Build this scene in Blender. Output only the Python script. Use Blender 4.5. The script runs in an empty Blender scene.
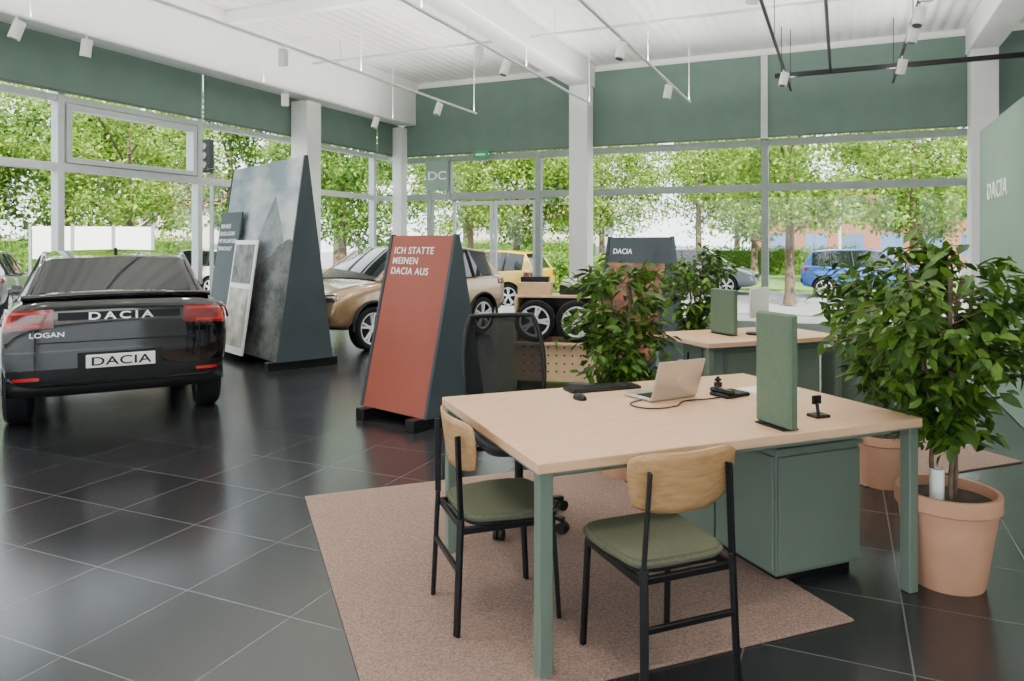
import bpy, bmesh, math, random
from mathutils import Vector, Matrix
from mathutils.bvhtree import BVHTree
R=math.radians
TH=R(24); CT,ST=math.cos(TH),math.sin(TH)
def P(l,d,z=0.0):            # survey axes (lateral, depth) -> room axes, metres
    return Vector((CT*l-ST*d, ST*l+CT*d, z))
def A(a): return R(a)+TH
scene=bpy.context.scene
# ---------------------------------------------------------------- materials
def newmat(name):
    m=bpy.data.materials.new(name); m.use_nodes=True
    nt=m.node_tree; b=nt.nodes["Principled BSDF"]; return m,nt,b
def mat(name,col,rough=.5,metal=0,var=0.0,scale=8,bump=0.0,bscale=None,coat=0,stretch=None,spec=None):
    m,nt,b=newmat(name)
    b.inputs["Base Color"].default_value=(*col,1); b.inputs["Roughness"].default_value=rough
    b.inputs["Metallic"].default_value=metal
    if coat: b.inputs["Coat Weight"].default_value=coat; b.inputs["Coat Roughness"].default_value=.03
    if spec is not None: b.inputs["Specular IOR Level"].default_value=spec
    if var or bump:
        tc=nt.nodes.new("ShaderNodeTexCoord"); mp=nt.nodes.new("ShaderNodeMapping")
        nt.links.new(tc.outputs["Object"],mp.inputs[0])
        if stretch: mp.inputs["Scale"].default_value=stretch
        n=nt.nodes.new("ShaderNodeTexNoise"); n.inputs["Scale"].default_value=scale; n.inputs["Detail"].default_value=5
        nt.links.new(mp.outputs[0],n.inputs["Vector"])
        if var:
            r=nt.nodes.new("ShaderNodeValToRGB")
            r.color_ramp.elements[0].position=.3; r.color_ramp.elements[1].position=.7
            r.color_ramp.elements[0].color=(*[max(0,c*(1-var)) for c in col],1)
            r.color_ramp.elements[1].color=(*[min(1,c*(1+var)) for c in col],1)
            nt.links.new(n.outputs["Fac"],r.inputs[0]); nt.links.new(r.outputs[0],b.inputs["Base Color"])
        if bump:
            n2=nt.nodes.new("ShaderNodeTexNoise"); n2.inputs["Scale"].default_value=bscale or scale; n2.inputs["Detail"].default_value=3
            nt.links.new(tc.outputs["Object"],n2.inputs["Vector"])
            bp=nt.nodes.new("ShaderNodeBump"); bp.inputs["Strength"].default_value=bump; bp.inputs["Distance"].default_value=.01
            nt.links.new(n2.outputs["Fac"],bp.inputs["Height"]); nt.links.new(bp.outputs[0],b.inputs["Normal"])
    return m
M={}
M['white']=mat('white_paint',(.85,.85,.83),.55,var=.03,scale=3)
M['column']=mat('column_paint',(.80,.81,.79),.5,var=.03,scale=3)
M['frame']=mat('frame_grey',(.25,.29,.27),.4,.1,var=.05)
M['framel']=mat('frame_light',(.50,.54,.53),.4,.1,var=.05)
M['framed']=mat('frame_dark',(.10,.12,.12),.4,.2,var=.05)
M['blind']=mat('blind_fabric',(.130,.200,.168),.8,var=.06,scale=3,bump=.1,bscale=200)
M['greenwall']=mat('green_wall',(.22,.33,.27),.6,var=.05,scale=2)
M['green']=mat('desk_green',(.120,.158,.124),.5,var=.05,scale=4)
M['greenl']=mat('divider_green',(.088,.135,.086),.7,var=.08,scale=60)
M['wood']=mat('desk_wood',(.64,.405,.25),.38,var=.07,scale=6,stretch=(1,9,9))
M['ply']=mat('chair_ply',(.42,.24,.105),.45,var=.20,scale=8,stretch=(1,10,10))
M['peg']=mat('pegboard_wood',(.58,.39,.22),.5,var=.1,scale=8)
M['pad']=mat('seat_fabric',(.105,.110,.072),.9,var=.12,scale=90,bump=.3,bscale=300,spec=.2)
M['black']=mat('black_metal',(.005,.005,.006),.4,var=.1,spec=.3)
M['blackp']=mat('black_plastic',(.009,.009,.010),.5,var=.1,spec=.3)
M['rug']=mat('rug_wool',(.285,.195,.16),.95,var=.34,scale=110,bump=.6,bscale=220,spec=.1)
M['terra']=mat('terracotta',(.49,.255,.155),.75,var=.10,scale=7,bump=.1,bscale=40)
M['soil']=mat('soil',(.05,.035,.025),.95,var=.4,scale=30,bump=.5)
M['bark']=mat('bark',(.13,.09,.06),.85,var=.35,scale=25,bump=.4)
M['red']=mat('poster_red',(.28,.070,.046),.5,var=.05,scale=2,spec=.3)
M['slate']=mat('slate_panel',(.040,.055,.064),.5,var=.08,scale=3,spec=.3)
M['lightsign']=mat('text_white',(.9,.9,.88),.5,var=.01)
M['silver']=mat('silver',(.56,.52,.46),.3,.6,var=.03)
M['mono']=mat('mono_print',(.12,.12,.12),.5,var=.8,scale=7)
M['alloy']=mat('alloy',(.62,.62,.63),.35,.2,var=.03)
M['chrome']=mat('chrome',(.7,.7,.72),.15,1,var=.02)
M['rubber']=mat('rubber',(.010,.010,.011),.8,var=.2,scale=30,spec=.2)
M['paintblack']=mat('paint_black',(.002,.002,.003),.06,0,coat=1,var=.05,spec=.4)
M['painttan']=mat('paint_tan',(.34,.215,.115),.25,.5,coat=1,var=.03)
M['carblack']=mat('car_trim_black',(.007,.008,.009),.5,var=.1,spec=.3)
M['carglass']=mat('car_glass',(.008,.012,.013),.05,0,coat=.4,var=.05)
M['redlamp']=mat('tail_lamp_red',(.15,.003,.003),.12,coat=1,var=.2,scale=20)
M['redbright']=mat('tail_lamp_bright',(.45,.015,.012),.2,coat=1,var=.1,scale=20)
M['plate']=mat('number_plate',(.78,.78,.76),.4,var=.02)
M['asphalt']=mat('asphalt',(.25,.25,.245),.9,var=.15,scale=4,bump=.2)
M['pave']=mat('pavement',(.44,.43,.40),.9,var=.12,scale=3)
M['grass']=mat('grass',(.12,.22,.04),.95,var=.35,scale=6,bump=.4)
M['photo']=mat('photo_print',(.46,.41,.35),.5,var=.55,scale=5)
M['brownphoto']=mat('brown_print',(.20,.075,.045),.5,var=.7,scale=9)
M['exit']=mat('exit_green',(.02,.35,.14),.5,var=.05)
M['screen']=mat('screen_black',(.01,.01,.012),.15,var=.05)

def leafmat(name,c1,c2,tr=.35):
    m=bpy.data.materials.new(name); m.use_nodes=True; nt=m.node_tree; nt.nodes.clear()
    out=nt.nodes.new("ShaderNodeOutputMaterial"); g=nt.nodes.new("ShaderNodeNewGeometry")
    r=nt.nodes.new("ShaderNodeValToRGB"); r.color_ramp.elements[0].color=(*c1,1); r.color_ramp.elements[1].color=(*c2,1)
    nt.links.new(g.outputs["Random Per Island"],r.inputs[0])
    b=nt.nodes.new("ShaderNodeBsdfPrincipled"); b.inputs["Roughness"].default_value=.45; b.inputs["Specular IOR Level"].default_value=.3
    t=nt.nodes.new("ShaderNodeBsdfTranslucent"); mx=nt.nodes.new("ShaderNodeMixShader"); mx.inputs[0].default_value=tr
    nt.links.new(r.outputs[0],b.inputs["Base Color"]); nt.links.new(r.outputs[0],t.inputs["Color"])
    nt.links.new(b.outputs[0],mx.inputs[1]); nt.links.new(t.outputs[0],mx.inputs[2]); nt.links.new(mx.outputs[0],out.inputs[0])
    return m
M['leaf']=leafmat('ficus_leaf',(.016,.052,.008),(.12,.24,.025),.22)
M['treeleaf']=leafmat('tree_leaf',(.07,.16,.012),(.42,.60,.09),.45)
M['treeleaf2']=leafmat('tree_leaf_dark',(.03,.09,.01),(.22,.38,.05),.4)

def glassmat():
    m=bpy.data.materials.new('window_glass'); m.use_nodes=True; nt=m.node_tree; nt.nodes.clear()
    out=nt.nodes.new("ShaderNodeOutputMaterial"); t=nt.nodes.new("ShaderNodeBsdfTransparent"); t.inputs[0].default_value=(.97,.985,.98,1)
    g=nt.nodes.new("ShaderNodeBsdfGlossy"); g.inputs["Roughness"].default_value=.02
    mx=nt.nodes.new("ShaderNodeMixShader"); mx.inputs[0].default_value=.015
    nt.links.new(t.outputs[0],mx.inputs[1]); nt.links.new(g.outputs[0],mx.inputs[2]); nt.links.new(mx.outputs[0],out.inputs[0])
    return m
M['glass']=glassmat()
def meshfab():
    m=bpy.data.materials.new('chair_mesh'); m.use_nodes=True; nt=m.node_tree; b=nt.nodes["Principled BSDF"]
    b.inputs["Base Color"].default_value=(.010,.011,.012,1); b.inputs["Roughness"].default_value=.8; b.inputs["Specular IOR Level"].default_value=.1
    tc=nt.nodes.new("ShaderNodeTexCoord"); v=nt.nodes.new("ShaderNodeTexNoise"); v.inputs["Scale"].default_value=350
    nt.links.new(tc.outputs["Object"],v.inputs["Vector"])
    mr=nt.nodes.new("ShaderNodeMapRange"); mr.inputs["To Min"].default_value=.75; mr.inputs["To Max"].default_value=1
    nt.links.new(v.outputs["Fac"],mr.inputs["Value"]); nt.links.new(mr.outputs[0],b.inputs["Alpha"]); return m
M['meshfab']=meshfab()
def floormat():
    m,nt,b=newmat('floor_tiles')
    g=nt.nodes.new("ShaderNodeNewGeometry"); mp=nt.nodes.new("ShaderNodeMapping"); mp.inputs["Location"].default_value=(.353,-.105,0)
    nt.links.new(g.outputs["Position"],mp.inputs[0])
    br=nt.nodes.new("ShaderNodeTexBrick"); br.offset=0; br.inputs["Scale"].default_value=1
    br.inputs["Brick Width"].default_value=.6; br.inputs["Row Height"].default_value=.6; br.inputs["Mortar Size"].default_value=.0034; br.inputs["Mortar Smooth"].default_value=.1
    br.inputs["Color1"].default_value=(.012,.013,.015,1); br.inputs["Color2"].default_value=(.023,.023,.026,1); br.inputs["Mortar"].default_value=(.115,.12,.125,1)
    nt.links.new(mp.outputs[0],br.inputs["Vector"])
    nt.links.new(br.outputs["Color"],b.inputs["Base Color"]); b.inputs["Roughness"].default_value=.22
    b.inputs["Specular IOR Level"].default_value=.9
    bp=nt.nodes.new("ShaderNodeBump"); bp.inputs["Strength"].default_value=.2; bp.inputs["Distance"].default_value=.002; bp.invert=True
    nt.links.new(br.outputs["Fac"],bp.inputs["Height"]); nt.links.new(bp.outputs[0],b.inputs["Normal"])
    return m
M['floor']=floormat()
def ceilmat():
    m,nt,b=newmat('ceiling_sheet'); b.inputs["Base Color"].default_value=(.82,.82,.79,1); b.inputs["Roughness"].default_value=.6
    g=nt.nodes.new("ShaderNodeNewGeometry"); w=nt.nodes.new("ShaderNodeTexWave"); w.bands_direction='X'; w.inputs["Scale"].default_value=1.6
    nt.links.new(g.outputs["Position"],w.inputs["Vector"])
    bp=nt.nodes.new("ShaderNodeBump"); bp.inputs["Strength"].default_value=.8; bp.inputs["Distance"].default_value=.04
    nt.links.new(w.outputs["Fac"],bp.inputs["Height"]); nt.links.new(bp.outputs[0],b.inputs["Normal"]); return m
M['ceil']=ceilmat()
def mountainmat():
    m,nt,b=newmat('mountain_poster'); b.inputs["Roughness"].default_value=.5; b.inputs["Specular IOR Level"].default_value=.2
    L=nt.links; tc=nt.nodes.new("ShaderNodeTexCoord"); sp=nt.nodes.new("ShaderNodeSeparateXYZ"); L.new(tc.outputs["Generated"],sp.inputs[0])
    def mth(op,a,bv=None):
        n=nt.nodes.new("ShaderNodeMath"); n.operation=op
        for i,v in enumerate((a,bv)):
            if v is None: continue
            if isinstance(v,(int,float)): n.inputs[i].default_value=v
            else: L.new(v,n.inputs[i])
        return n.outputs[0]
    def noise(s,d,rg,stretch):
        mp=nt.nodes.new("ShaderNodeMapping"); mp.inputs["Scale"].default_value=stretch; L.new(tc.outputs["Generated"],mp.inputs[0])
        n=nt.nodes.new("ShaderNodeTexNoise"); n.inputs["Scale"].default_value=s; n.inputs["Detail"].default_value=d; n.inputs["Roughness"].default_value=rg; L.new(mp.outputs[0],n.inputs["Vector"]); return n.outputs["Fac"]
    n1=noise(5,10,.7,(1,.3,1.6)); n2=noise(2.2,6,.5,(1,.3,2.2)); n3=noise(9,6,.6,(1,.0,.0))
    def peak(cx,top,slope,amp):
        ax=mth('ABSOLUTE',mth('SUBTRACT',sp.outputs[0],cx))
        return mth('GREATER_THAN',mth('ADD',mth('SUBTRACT',top,mth('MULTIPLY',ax,slope)),mth('MULTIPLY',mth('SUBTRACT',n3,.5),amp)),sp.outputs[2])
    def ramp(f,p0,p1,c0,c1):
        r=nt.nodes.new("ShaderNodeValToRGB"); r.color_ramp.elements[0].position=p0; r.color_ramp.elements[1].position=p1
        r.color_ramp.elements[0].color=(*c0,1); r.color_ramp.elements[1].color=(*c1,1); L.new(f,r.inputs[0]); return r.outputs[0]
    def mix(f,a,c):
        mx=nt.nodes.new("ShaderNodeMix"); mx.data_type='RGBA'; L.new(f,mx.inputs[0]); L.new(a,mx.inputs[6]); L.new(c,mx.inputs[7]); return mx.outputs[2]
    sky=ramp(n2,.38,.60,(.19,.26,.30),(.56,.57,.56))
    far=ramp(n1,.4,.62,(.13,.16,.17),(.26,.28,.28)); near=ramp(n1,.40,.60,(.035,.042,.045),(.17,.175,.165))
    out=mix(peak(.30,.82,1.3,.06),sky,far); out=mix(peak(.05,.60,.40,.12),out,near)
    L.new(out,b.inputs["Base Color"]); return m
M['mountain']=mountainmat()
def facademat(name,wall,win,bw,bh):
    m,nt,b=newmat(name); tc=nt.nodes.new("ShaderNodeTexCoord"); mp=nt.nodes.new("ShaderNodeMapping"); mp.inputs["Rotation"].default_value=(R(90),0,0)
    nt.links.new(tc.outputs["Object"],mp.inputs[0])
    br=nt.nodes.new("ShaderNodeTexBrick"); br.offset=0; br.inputs["Scale"].default_value=1; br.inputs["Brick Width"].default_value=bw; br.inputs["Row Height"].default_value=bh
    br.inputs["Mortar Size"].default_value=.55; br.inputs["Mortar Smooth"].default_value=0
    br.inputs["Color1"].default_value=(*win,1); br.inputs["Color2"].default_value=(*[c*1.5 for c in win],1); br.inputs["Mortar"].default_value=(*wall,1)
    nt.links.new(mp.outputs[0],br.inputs["Vector"]); nt.links.new(br.outputs["Color"],b.inputs["Base Color"]); b.inputs["Roughness"].default_value=.7; return m
M['fac_brown']=facademat('facade_brown',(.27,.11,.06),(.07,.12,.22),2.6,2.8)
M['fac_cream']=facademat('facade_cream',(.60,.54,.43),(.12,.15,.2),2.4,2.9)
M['roof']=mat('roof_tiles',(.25,.12,.08),.8,var=.2,scale=3)

# ---------------------------------------------------------------- geometry helpers
COL=scene.collection
def empty(name,loc=(0,0,0),rz=0.0):
    o=bpy.data.objects.new(name,None); o.empty_display_size=.2; COL.objects.link(o); o.location=loc; o.rotation_euler=(0,0,rz); return o
def fin(name,me,m,parent=None,loc=(0,0,0),rot=(0,0,0),smooth=False):
    o=bpy.data.objects.new(name,me); COL.objects.link(o); o.location=loc; o.rotation_euler=rot
    if m is not None:
        for mm in (m if isinstance(m,(list,tuple)) else [m]): me.materials.append(mm)
    if parent: o.parent=parent
    if smooth:
        for p in me.polygons: p.use_smooth=True
    return o
def box(parent,name,c,s,m,bevel=.004,rot=(0,0,0),seg=1):
    bm=bmesh.new(); bmesh.ops.create_cube(bm,size=1); bmesh.ops.scale(bm,vec=s,verts=bm.verts)
    bv=min(bevel,min(s)*.45)
    if bv>0: bmesh.ops.bevel(bm,geom=bm.edges[:],offset=bv,segments=seg,affect='EDGES')
    me=bpy.data.meshes.new(name); bm.to_mesh(me); bm.free(); return fin(name,me,m,parent,c,rot)
def bx(parent,name,x0,x1,y0,y1,z0,z1,m,bevel=.004):
    return box(parent,name,((x0+x1)/2,(y0+y1)/2,(z0+z1)/2),(x1-x0,y1-y0,z1-z0),m,bevel)
def lathe(parent,name,prof,m,c=(0,0,0),rot=(0,0,0),seg=32,smooth=True):
    vs=[];fs=[];n=len(prof)
    for i in range(seg):
        a=2*math.pi*i/seg
        for r,z in prof: vs.append((r*math.cos(a),r*math.sin(a),z))
    for i in range(seg):
        j=(i+1)%seg
        for k in range(n-1): fs.append((i*n+k,j*n+k,j*n+k+1,i*n+k+1))
    me=bpy.data.meshes.new(name); me.from_pydata(vs,[],fs)
    bm=bmesh.new(); bm.from_mesh(me); bmesh.ops.remove_doubles(bm,verts=bm.verts,dist=1e-5); bmesh.ops.recalc_face_normals(bm,faces=bm.faces); bm.to_mesh(me); bm.free()
    o=fin(name,me,m,parent,c,rot,smooth)
    if smooth:
        try: me.set_sharp_from_angle(angle=R(40))
        except Exception: pass
    return o
def cyl(parent,name,c,r,h,m,rot=(0,0,0),r2=None,seg=24):
    r2=r if r2 is None else r2
    return lathe(parent,name,[(0,-h/2),(r,-h/2),(r2,h/2),(0,h/2)],m,c,rot,seg)
def tube(parent,name,pts,r,m,cyc=False,smooth=False):
    cu=bpy.data.curves.new(name,'CURVE'); cu.dimensions='3D'; cu.bevel_depth=r; cu.bevel_resolution=2; cu.use_fill_caps=True
    if smooth:
        s=cu.splines.new('BEZIER'); s.bezier_points.add(len(pts)-1)
        for b,p in zip(s.bezier_points,pts): b.co=p; b.handle_left_type=b.handle_right_type='AUTO'
        cu.resolution_u=6
    else:
        s=cu.splines.new('POLY'); s.points.add(len(pts)-1)
        for b,p in zip(s.points,pts): b.co=(*p,1)
    s.use_cyclic_u=cyc
    o=bpy.data.objects.new(name,cu); COL.objects.link(o); cu.materials.append(m)
    if parent: o.parent=parent
    return o
def bar(parent,name,p0,p1,w,t,m,bevel=.003):
    p0=Vector(p0);p1=Vector(p1); v=p1-p0; L=v.length
    q=v.to_track_quat('Z','Y')
    o=box(parent,name,(p0+p1)/2,(w,t,L),m,bevel); o.rotation_mode='QUATERNION'; o.rotation_quaternion=q; return o
def poly(parent,name,vs,fs,m,smooth=False,idx=None):
    me=bpy.data.meshes.new(name); me.from_pydata([tuple(v) for v in vs],[],fs)
    o=fin(name,me,m,parent,smooth=smooth)
    if idx:
        for p,i in zip(me.polygons,idx): p.material_index=i
    return o
def slab(parent,name,outline,z0,z1,m,bevel=.01,seg=2,smooth=True):
    bm=bmesh.new(); vs=[bm.verts.new((x,y,z0)) for x,y in outline]; f=bm.faces.new(vs)
    r=bmesh.ops.extrude_face_region(bm,geom=[f]); up=[e for e in r['geom'] if isinstance(e,bmesh.types.BMVert)]
    bmesh.ops.translate(bm,vec=(0,0,z1-z0),verts=up); bmesh.ops.recalc_face_normals(bm,faces=bm.faces)
    if bevel:
        es=[e for e in bm.edges if abs(e.verts[0].co.z-e.verts[1].co.z)<1e-6 and len(e.link_faces)==2]
        bmesh.ops.bevel(bm,geom=es,offset=bevel,segments=seg,affect='EDGES')
    me=bpy.data.meshes.new(name); bm.to_mesh(me); bm.free(); o=fin(name,me,m,parent,smooth=smooth)
    try: me.set_sharp_from_angle(angle=R(35))
    except Exception: pass
    return o
def superell(a,b,n=4,k=40):
    out=[]
    for i in range(k):
        t=2*math.pi*i/k; c,s=math.cos(t),math.sin(t)
        out.append((a*math.copysign(abs(c)**(2/n),c),b*math.copysign(abs(s)**(2/n),s)))
    return out
def text(parent,name,body,size,m,loc,rot,extr=.003,align='LEFT',sx=1.0,space=1.0,bold=.012):
    cu=bpy.data.curves.new(name,'FONT'); cu.body=body; cu.size=size; cu.extrude=extr; cu.align_x=align; cu.space_character=space
    cu.offset=size*bold
    o=bpy.data.objects.new(name,cu); COL.objects.link(o); cu.materials.append(m); o.location=loc; o.scale=(sx,1,1)
    if isinstance(rot,Matrix): o.rotation_euler=rot.to_euler()
    else: o.rotation_euler=rot
    if parent: o.parent=parent
    return o

# ---------------------------------------------------------------- room shell
XL,XR,YB,YF,ZC=-9.2,7.8,14.3,-4.0,5.15
bx(None,'floor',XL-.1,XR+.1,YF-.1,YB+.1,-.12,0,M['floor'],0)
bx(None,'ceiling',XL-.3,XR+.3,YF-.3,YB+.3,ZC,ZC+.2,M['ceil'],0)
bx(None,'wall_right',XR,XR+.15,YF,YB,0,ZC,M['white'],0)
bx(None,'wall_left',XL-.06,XL+.06,YF,YB,4.95,ZC,M['white'],0)
bx(None,'wall_back',XL,XR,YB-.06,YB+.06,5.02,ZC,M['white'],0)
bx(None,'wall_front',XL,XR,YF-.12,YF,3.6,ZC,M['white'],0)
wn=[0]
def window(axis,fixed,a0,a1,z0,z1,fm,rails,wpost=.09,sash=None):
    wn[0]+=1; n='window_%d'%wn[0]
    e=empty(n,(fixed,0,0) if axis=='Y' else (0,fixed,0))
    def bb(nm,u0,u1,zz0,zz1,t,m):
        if axis=='Y': bx(e,nm,-t/2,t/2,u0,u1,zz0,zz1,m,.004)
        else: bx(e,nm,u0,u1,-t/2,t/2,zz0,zz1,m,.004)
    bb('post_a',a0-wpost/2,a0+wpost/2,z0,z1,.14,fm)
    for i,(rz,rh) in enumerate(rails): bb('rail_%d'%(i+1),a0+wpost/2,a1-wpost/2,rz-rh/2,rz+rh/2,.12,fm)
    bb('pane',a0+wpost/2,a1-wpost/2,z0,z1,.012,M['glass'])
    if sash:
        s0,s1=sash; t=.07
        bb('sash_low',a0+.07,a1-.07,s0,s0+t,.16,M['framel']); bb('sash_top',a0+.07,a1-.07,s1-t,s1,.16,M['framel'])
        bb('sash_l',a0+.07,a0+.07+t,s0+t,s1-t,.16,M['framel']); bb('sash_r',a1-.07-t,a1-.07,s0+t,s1-t,.16,M['framel'])
    return e
ly=[YF,-2.7,-.45,1.8,4.06,6.31,8.56,10.85,13.3,YB]
for i in range(len(ly)-1):
    window('Y',XL,ly[i],ly[i+1],0,3.5,M['framel'],[(.06,.12),(2.58,.10),(3.46,.08)],sash=(2.64,3.40) if ly[i]==6.31 else None)
by=[(XL,-8.35),(-8.35,-7.86),(-5.75,-4.71),(-4.71,-1.28),(-1.28,2.08),(2.08,5.0),(5.0,XR)]
for a0,a1 in by:
    window('X',YB,a0,a1,0,3.5,M['frame'],[(.08,.16),(2.62,.13),(3.44,.12)],wpost=.12)
window('X',YB,-7.86,-5.75,2.55,3.5,M['frame'],[(2.62,.16),(3.44,.12)],wpost=.1)
for i,(a0,a1) in enumerate([(XL,-5),(-5,-1),(-1,3.5),(3.5,XR)]):
    window('X',YF,a0,a1,0,3.6,M['framel'],[(.06,.12),(3.54,.1)])  # unseen front behind the camera, glazed to let sky light fill the room
dr=empty('door_1',(-6.8,YB,0))
for nm,x0,x1 in (('leaf_left',-.98,-.02),('leaf_right',.02,.98)):
    bx(dr,nm+'_stile_a',x0,x0+.06,-.03,.03,.01,2.5,M['framel']); bx(dr,nm+'_stile_b',x1-.06,x1,-.03,.03,.01,2.5,M['framel'])
    bx(dr,nm+'_top',x0+.06,x1-.06,-.03,.03,2.42,2.5,M['framel']); bx(dr,nm+'_bottom',x0+.06,x1-.06,-.03,.03,.01,.11,M['framel'])
    bx(dr,nm+'_pane',x0+.06,x1-.06,-.006,.006,.11,2.42,M['glass'],0)
def blind(axis,fixed,a0,a1,z0,z1,m=None):
    e=empty('roller_blind',(fixed,(a0+a1)/2,z0) if axis=='Y' else ((a0+a1)/2,fixed,z0)); h=(a1-a0)/2-.03
    if axis=='Y':
        bx(e,'fabric',-.01,.01,-h,h,0.03,z1-z0,M['blind'],0); bx(e,'bottom_bar',-.018,.018,-h,h,0,.035,M['framed'])
    else:
        bx(e,'fabric',-h,h,-.01,.01,.03,z1-z0,M['blind'],0); bx(e,'bottom_bar',-h,h,-.018,.018,0,.035,M['framed'])
for a0,a1 in [(YF,-.45),(-.45,4.06),(4.06,8.56),(8.56,10.85),(10.85,13.3),(13.3,YB-.15)]:
    blind('Y',XL+.11,a0,a1,3.52,4.95)
for a0,a1 in [(XL+.2,-4.71),(-4.71,-1.28),(-1.28,2.08),(2.08,5.0),(5,XR)]:
    blind('X',YB-.11,a0,a1,3.52,5.02)
tn=[0]
def trim(x0,x1,y0,y1,z0,z1,m):
    tn[0]+=1; return bx(None,'trim_%d'%tn[0],x0,x1,y0,y1,z0,z1,m,.004)
for y in ly[1:-1]: trim(XL-.05,XL+.07,y-.05,y+.05,3.5,4.95,M['framel'])
for x in (-1.28,5.0): trim(x-.06,x+.06,YB-.16,YB-.02,3.5,5.02,M['framel'])
for x,y,s in [(-8.88,10.75,.38),(-4.71,YB-.35,.38),(2.08,YB-.35,.38),(-8.95,YB-.32,.24),(-8.88,1.8,.38)]:
    c=empty('column',(x,y,0)); bx(c,'shaft',-s/2,s/2,-s/2,s/2,0,4.15 if x<-8.8 else 4.7,M['column'],.012)
    bx(c,'base_plate',-s/2-.02,s/2+.02,-s/2-.02,s/2+.02,0,.02,M['framel'],.004)
def beam(x0,x1,y0,y1,z0,z1):
    e=empty('ceiling_beam',((x0+x1)/2,(y0+y1)/2,z0)); dx,dy,h=(x1-x0)/2,(y1-y0)/2,z1-z0
    bx(e,'web',-dx,dx,-dy,dy,0,h,M['column'],.01)
beam(-9.1,-8.66,YF,YB-.1,4.22,4.92)
bx(None,'trim_beam_top',-9.12,-8.60,YF,YB-.1,4.92,ZC,M['white'],0)
beam(-4.92,-4.50,YF,YB-.1,4.70,ZC)
beam(1.87,2.29,YF,YB-.1,4.70,ZC)
for y in (3.0,8.6): beam(-8.60,-4.92,y-.06,y+.06,4.95,ZC); beam(-4.5,1.87,y-.06,y+.06,4.95,ZC)
gw=empty('partition_wall',(1.43,7.3,0)); bx(gw,'panel',0,.16,-3.0,2.5,0,2.87,M['greenwall'],.01)
text(gw,'lettering','DACIA',.24,M['lightsign'],(-.004,2.0,2.06),Matrix(((0,0,-1),(-1,0,0),(0,1,0))),sx=1.25,space=1.2,bold=.01)
lp=empty('logo_panel',(-8.1,YB-.14,2.75)); bx(lp,'board',-.28,.28,-.01,.01,0,.66,M['greenwall']); text(lp,'logo','DC',.26,M['lightsign'],(0,-.012,.24),(R(90),0,0),align='CENTER',sx=1.3)
ex=empty('exit_sign',(-7.0,YB-.2,3.40)); bx(ex,'case',-.17,.17,-.03,.03,0,.16,M['exit']); bx(ex,'arrow',-.11,.11,-.034,-.03,.06,.10,M['lightsign'],0)

def track(x,y0,y1,z,lamps,m,lampm,power=85,up=215):
    e=empty('track_light',(x,0,z))
    bx(e,'rail',-.018,.018,y0,y1,-.015,.015,m)
    n=max(2,int((y1-y0)/3))
    for i in range(n+1):
        y=y0+.1+(y1-y0-.2)*i/n; bar(e,'rod_%d'%i,(0,y,.015),(0,y,ZC-z),.01,.01,m,0)
    for i,y in enumerate(lamps):
        bar(e,'stem_%d'%i,(0,y,-.015),(0,y,-.09),.02,.02,lampm,0)
        tilt=.25*((i%3)-1)
        cyl(e,'lamp_%d'%i,(0,y,-.16),.06,.20,lampm,rot=(tilt,.2,0)); cyl(e,'lamp_face_%d'%i,(0,y-.0,-.16),.045,.206,M['framed'],rot=(tilt,.2,0))
        ld=bpy.data.lights.new('spot','SPOT'); ld.energy=power; ld.spot_size=R(110); ld.spot_blend=.9; ld.shadow_soft_size=.08; ld.color=(1,.93,.83)
        lo=bpy.data.objects.new('bulb_%d'%i,ld); COL.objects.link(lo); lo.parent=e; lo.location=(0,y,-.38); lo.rotation_euler=(tilt*.5,.1,0)
    al=bpy.data.lights.new('fill_light','AREA'); al.shape='RECTANGLE'; al.size=.10; al.size_y=(y1-y0); al.energy=up; al.color=(1,.97,.92)  # added fill above the rail, no real fixture, brightens ceiling and room
    ao=bpy.data.objects.new('fill_light_strip',al); COL.objects.link(ao); ao.parent=e; ao.location=(0,(y0+y1)/2,.03); ao.rotation_euler=(R(180),0,0)
track(-8.1,-2,12.5,4.05,[5.1,5.9,9.3,11.8],M['white'],M['white'],up=115)
track(-6.3,-2,12.5,4.05,[.5,3.2,7.2,11.05],M['white'],M['white'])
track(-4.2,1,13,4.15,[2,4.7,8.4,9.2],M['white'],M['white'],up=150)
track(-2.4,-2,13,4.05,[-.8,2.4,6,8.6,11.2],M['white'],M['white'])
track(-.77,0,13.2,4.15,[1.6,5,7.4,11.5],M['black'],M['white'],up=150)
track(.75,-1,13.2,4.15,[.5,3.2,8.0,8.9,9.6,11.3],M['black'],M['white'])
track(4.6,-2,13.2,4.15,[1,5,9],M['white'],M['white'])
cp=empty('ceiling_pipe',(0,12.9,4.35)); bx(cp,'pipe',-1.0,7.6,-.035,.035,-.035,.035,M['black'])
tube(cp,'pipe_branch',[(-.16,-9.0,0),(-.16,-.04,0)],.022,M['black'])
for i,x in enumerate((-.9,2.5,6)): bar(cp,'hanger_%d'%i,(x,0,.03),(x,0,.80),.012,.012,M['black'],0)
for (y,z) in ((6.5,4.75),(10.6,4.8)):
    cp=empty('ceiling_conduit',(0,y,z)); tube(cp,'run',[(-8.6,0,0),(-5,0,0)],.022,M['framel']); tube(cp,'run_2',[(-4.4,0,0),(1.8,0,0)],.022,M['framel'])
    for i,x in enumerate((-8,-5.5,-4,1)): bar(cp,'hanger_%d'%i,(x,0,0),(x,0,ZC-z),.01,.01,M['framel'],0)

# ---------------------------------------------------------------- rugs
def rug(l,d,w,h,ang=21):
    p=P(l,d,0.0); e=empty('rug',p,A(ang)); box(e,'pile',(w/2,h/2,.006),(w,h,.012),M['rug'],.003)
rug(-.44,2.40,2.02,2.40)
rug(2.32,4.85,1.5,1.75)

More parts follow.
